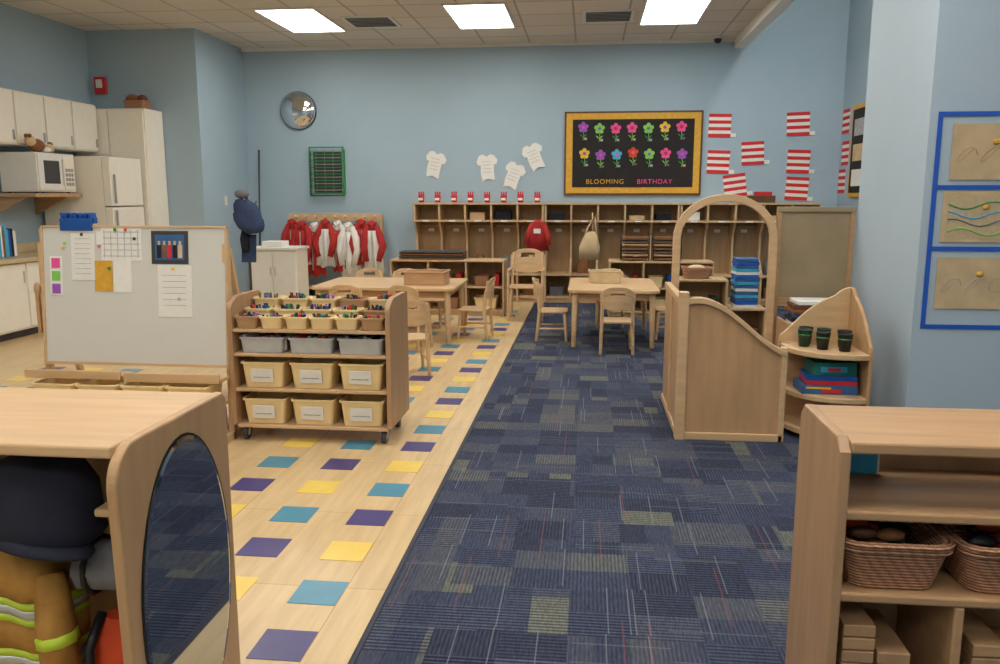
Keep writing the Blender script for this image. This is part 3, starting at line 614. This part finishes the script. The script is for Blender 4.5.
# ---------------- right foreground shelf
X0,X1,Y0,Y1,H=.555,1.70,1.765,2.10,.88
b=B('toy_storage_shelf',bevel=.006)
pf=[(Y0,.006),(Y1,.006),(Y1,H-.03),(Y1-.03,H),(Y0+.03,H),(Y0,H-.03)]
for x in(X0,X1-.026): b.prism(pf,'x',x,x+.026,'woodr')
b.box(X0+.026,X1-.026,Y0+.004,Y1,H-.035,H-.008,'wood2'); b.box(X0+.026,X1-.026,Y0+.01,Y1,.69,.712,'wood2'); b.box(X0+.026,X1-.026,Y0+.01,Y1,.495,.517,'wood2'); b.box(X0+.026,X1-.026,Y0+.01,Y1,.06,.082,'wood2'); b.box(X0+.026,X1-.026,Y0+.03,Y0+.05,0.006,.06,'wood2')
b.box(X0+.026,X1-.026,Y1-.012,Y1-.002,.06,.77,'woodr'); b.box(.83,.852,Y0+.01,Y1-.013,.082,.495,'wood2'); b.box(1.2,1.222,Y0+.01,Y1-.013,.082,.495,'wood2')
b.end()
for x in(.705,.965,1.23):
    b=B('wicker_basket',(x,1.90,.519),bevel=0); b.tub(0,0,0,.24,.24,.115,'wicker',tp=.8,lip=.02,r=.04,th=.012)
    b.tube([p for p in b.rrect(0,0,.112,.243,.243,.045,4)]+[b.rrect(0,0,.112,.243,.243,.045,4)[0]],.008,'wicker',8)
    for q in range(16): b.ball((random.uniform(-.07,.07),random.uniform(-.08,.08),random.uniform(.06,.12)),(.035,.018,.016),random.choice(['dgreen','black','brown','orange','frame','orange','black']),8,6)
    b.end()
b=B('wooden_block_stack',(0,1.88,.083),bevel=.003)
for x,n in((.635,11),(.715,9),(.92,10),(1.04,8)):
    for k in range(n): b.box(x-.036,x+.036,-.09,.12,k*.032,k*.032+.029,'wood2' if k%2 else 'woodr')
b.end()
b=B('toy_label_card',(.70,2.04,.715)); b.box(-.04,.04,0,.004,0,.12,'paper'); b.box(-.05,.03,-.012,-.002,0,.05,'cyan'); b.end()

# ---------------- left foreground dress-up unit
b=B('dress_up_storage_unit',bevel=.006)
xa,xb,ya,yb,H=-3.0,-.975,1.52,2.05,.88; th=.026
pf=[(yb,0),(yb,H-.02),(yb-.02,H)]+[(ya+.09-.09*math.sin(math.radians(a)),H-.09+.09*math.cos(math.radians(a))) for a in range(0,91,10)]+[(ya+.02,0)]
for x in(xa,xb-th): b.prism(pf,'x',x,x+th,'woodv')
b.box(xa+th,xb-th,ya+.03,yb-.01,H-.032,H-.004,'wood'); b.box(xa+th,xb-th,yb-.02,yb-.008,.05,H-.03,'woodin'); b.box(xa+th,xb-th,ya+.04,yb-.02,.05,.075,'wood'); b.box(xa+th,xb-th,ya+.05,ya+.07,0,.05,'wood')
b.box(-1.10,xb-th,1.62,1.95,.685,.705,'wood'); b.box(-1.62,-1.60,ya+.04,yb-.02,.075,H-.03,'wood')
b.end()
b=B('oval_mirror',(xb,1.795,.44),bevel=0)
el=lambda a,c,x:[(x,a*math.cos(2*math.pi*j/48),c*math.sin(2*math.pi*j/48)) for j in range(48)]
b.loft([el(.215,.385,0.001),el(.215,.385,.004),el(.205,.375,.006)],'mirror',sm=False); b.loft([el(.222,.392,0.001),el(.222,.392,.003),el(.216,.386,.003)],'black',sm=False,cap=False); b.end()
b=B('navy_cap',(-1.25,1.66,.62),bevel=0)
b.loft([[((rx+.006*math.sin(j*1.5))*math.cos(2*math.pi*j/24),rx*.75*math.sin(2*math.pi*j/24),z+.012*math.sin(2*math.pi*j/24*2)) for j in range(24)] for z,rx in((.0,.13),(.015,.14),(.05,.135),(.12,.13),(.17,.10),(.20,.03))],'navy')
b.loft([[(.03+rx*math.cos(2*math.pi*j/24),-.06+rx*.5*math.sin(2*math.pi*j/24),z-.02*math.cos(2*math.pi*j/24)) for j in range(24)] for z,rx in((.0,.12),(.008,.125),(.02,.09))],'navy'); b.end()
b=B('firefighter_coat',(-1.36,1.70,.585),bevel=0)
n=32
def rg2(z,rx,ry): return [((rx*(1+.07*math.sin(7*2*math.pi*j/n+z*9)))*math.cos(2*math.pi*j/n),(ry*(1+.15*math.sin(5*2*math.pi*j/n+z*5)))*math.sin(2*math.pi*j/n),z-.18*rx*math.cos(2*math.pi*j/n)) for j in range(n)]
b.loft([rg2(*q) for q in((.01,.06,.05),(-.03,.13,.09),(-.07,.145,.1),(-.10,.145,.1))],'coat')
z=-.10
for m,dz in(('lime',.018),('silver',.022),('lime',.018),('coat',.07),('lime',.018),('silver',.02),('lime',.018),('coat',.10)):
    k=0 if m=='coat' else .002
    b.loft([rg2(z,.146+k,.1+k),rg2(z-dz,.147+k,.1+k)],m); z-=dz
b.tube([(.12,-.05,-.06),(.15,-.09,-.16),(.16,-.1,-.27)],[.035,.042,.04],'coat'); b.tube([(.153,-.093,-.18),(.157,-.095,-.205)],.046,'lime'); b.end()
b=B('grey_blanket_roll',(-1.10,1.70,.535),bevel=0)
b.loft([[(x,(.064+.004*math.sin(j*2.1))*s_*math.cos(2*math.pi*j/20),(.064+.004*math.sin(j*1.3))*s_*math.sin(2*math.pi*j/20)) for j in range(20)] for x,s_ in((-.09,.7),(-.08,1),(0,.96),(.08,1),(.095,.7))],'gcloth')
b.tube([(-.05,.068*math.cos(t*.7),.068*math.sin(t*.7)) for t in range(10)],.007,'black'); b.tube([(.05,.068*math.cos(t*.7),.068*math.sin(t*.7)) for t in range(10)],.007,'black'); b.end()
b=B('orange_vest',(-1.12,1.90,.80),bevel=0)
b.loft([[((rx+.01*math.sin(j*1.9))*math.cos(2*math.pi*j/24),.05*(1+.3*math.sin(j*1.7))*math.sin(2*math.pi*j/24),z) for j in range(24)] for z,rx in((0,.03),(-.08,.08),(-.3,.09),(-.5,.095),(-.68,.1))],'orange'); b.end()
b=B('orange_backpack',(-1.09,1.70,.08),bevel=0)
b.loft([b.rrect(0,0,0,.16,.13,.05,4),b.rrect(0,0,.1,.17,.14,.06,4),b.rrect(0,0,.28,.16,.12,.05,4),b.rrect(0,0,.33,.1,.06,.03,4)],'orange')
for sx in(-.05,.05): b.tube([(sx,-.02,.34),(sx,-.08,.28),(sx,-.085,.15),(sx,-.07,.02)],.012,'black')
b.box(-.08,.08,-.078,-.068,.18,.20,'silver'); b.end()

# ---------------- world, camera
w=bpy.data.worlds.new('world'); sc.world=w; w.use_nodes=True; w.node_tree.nodes['Background'].inputs[0].default_value=(.8,.85,.9,1); w.node_tree.nodes['Background'].inputs[1].default_value=.4
cam=bpy.data.cameras.new('camera'); co=bpy.data.objects.new('camera',cam); sc.collection.objects.link(co)
co.location=(0,0,1.4); co.rotation_euler=(math.radians(90-9.5),0,math.radians(6.2)); cam.lens=29.05; cam.sensor_width=36; cam.clip_start=.05
sc.camera=co
sc.view_settings.view_transform='Standard'
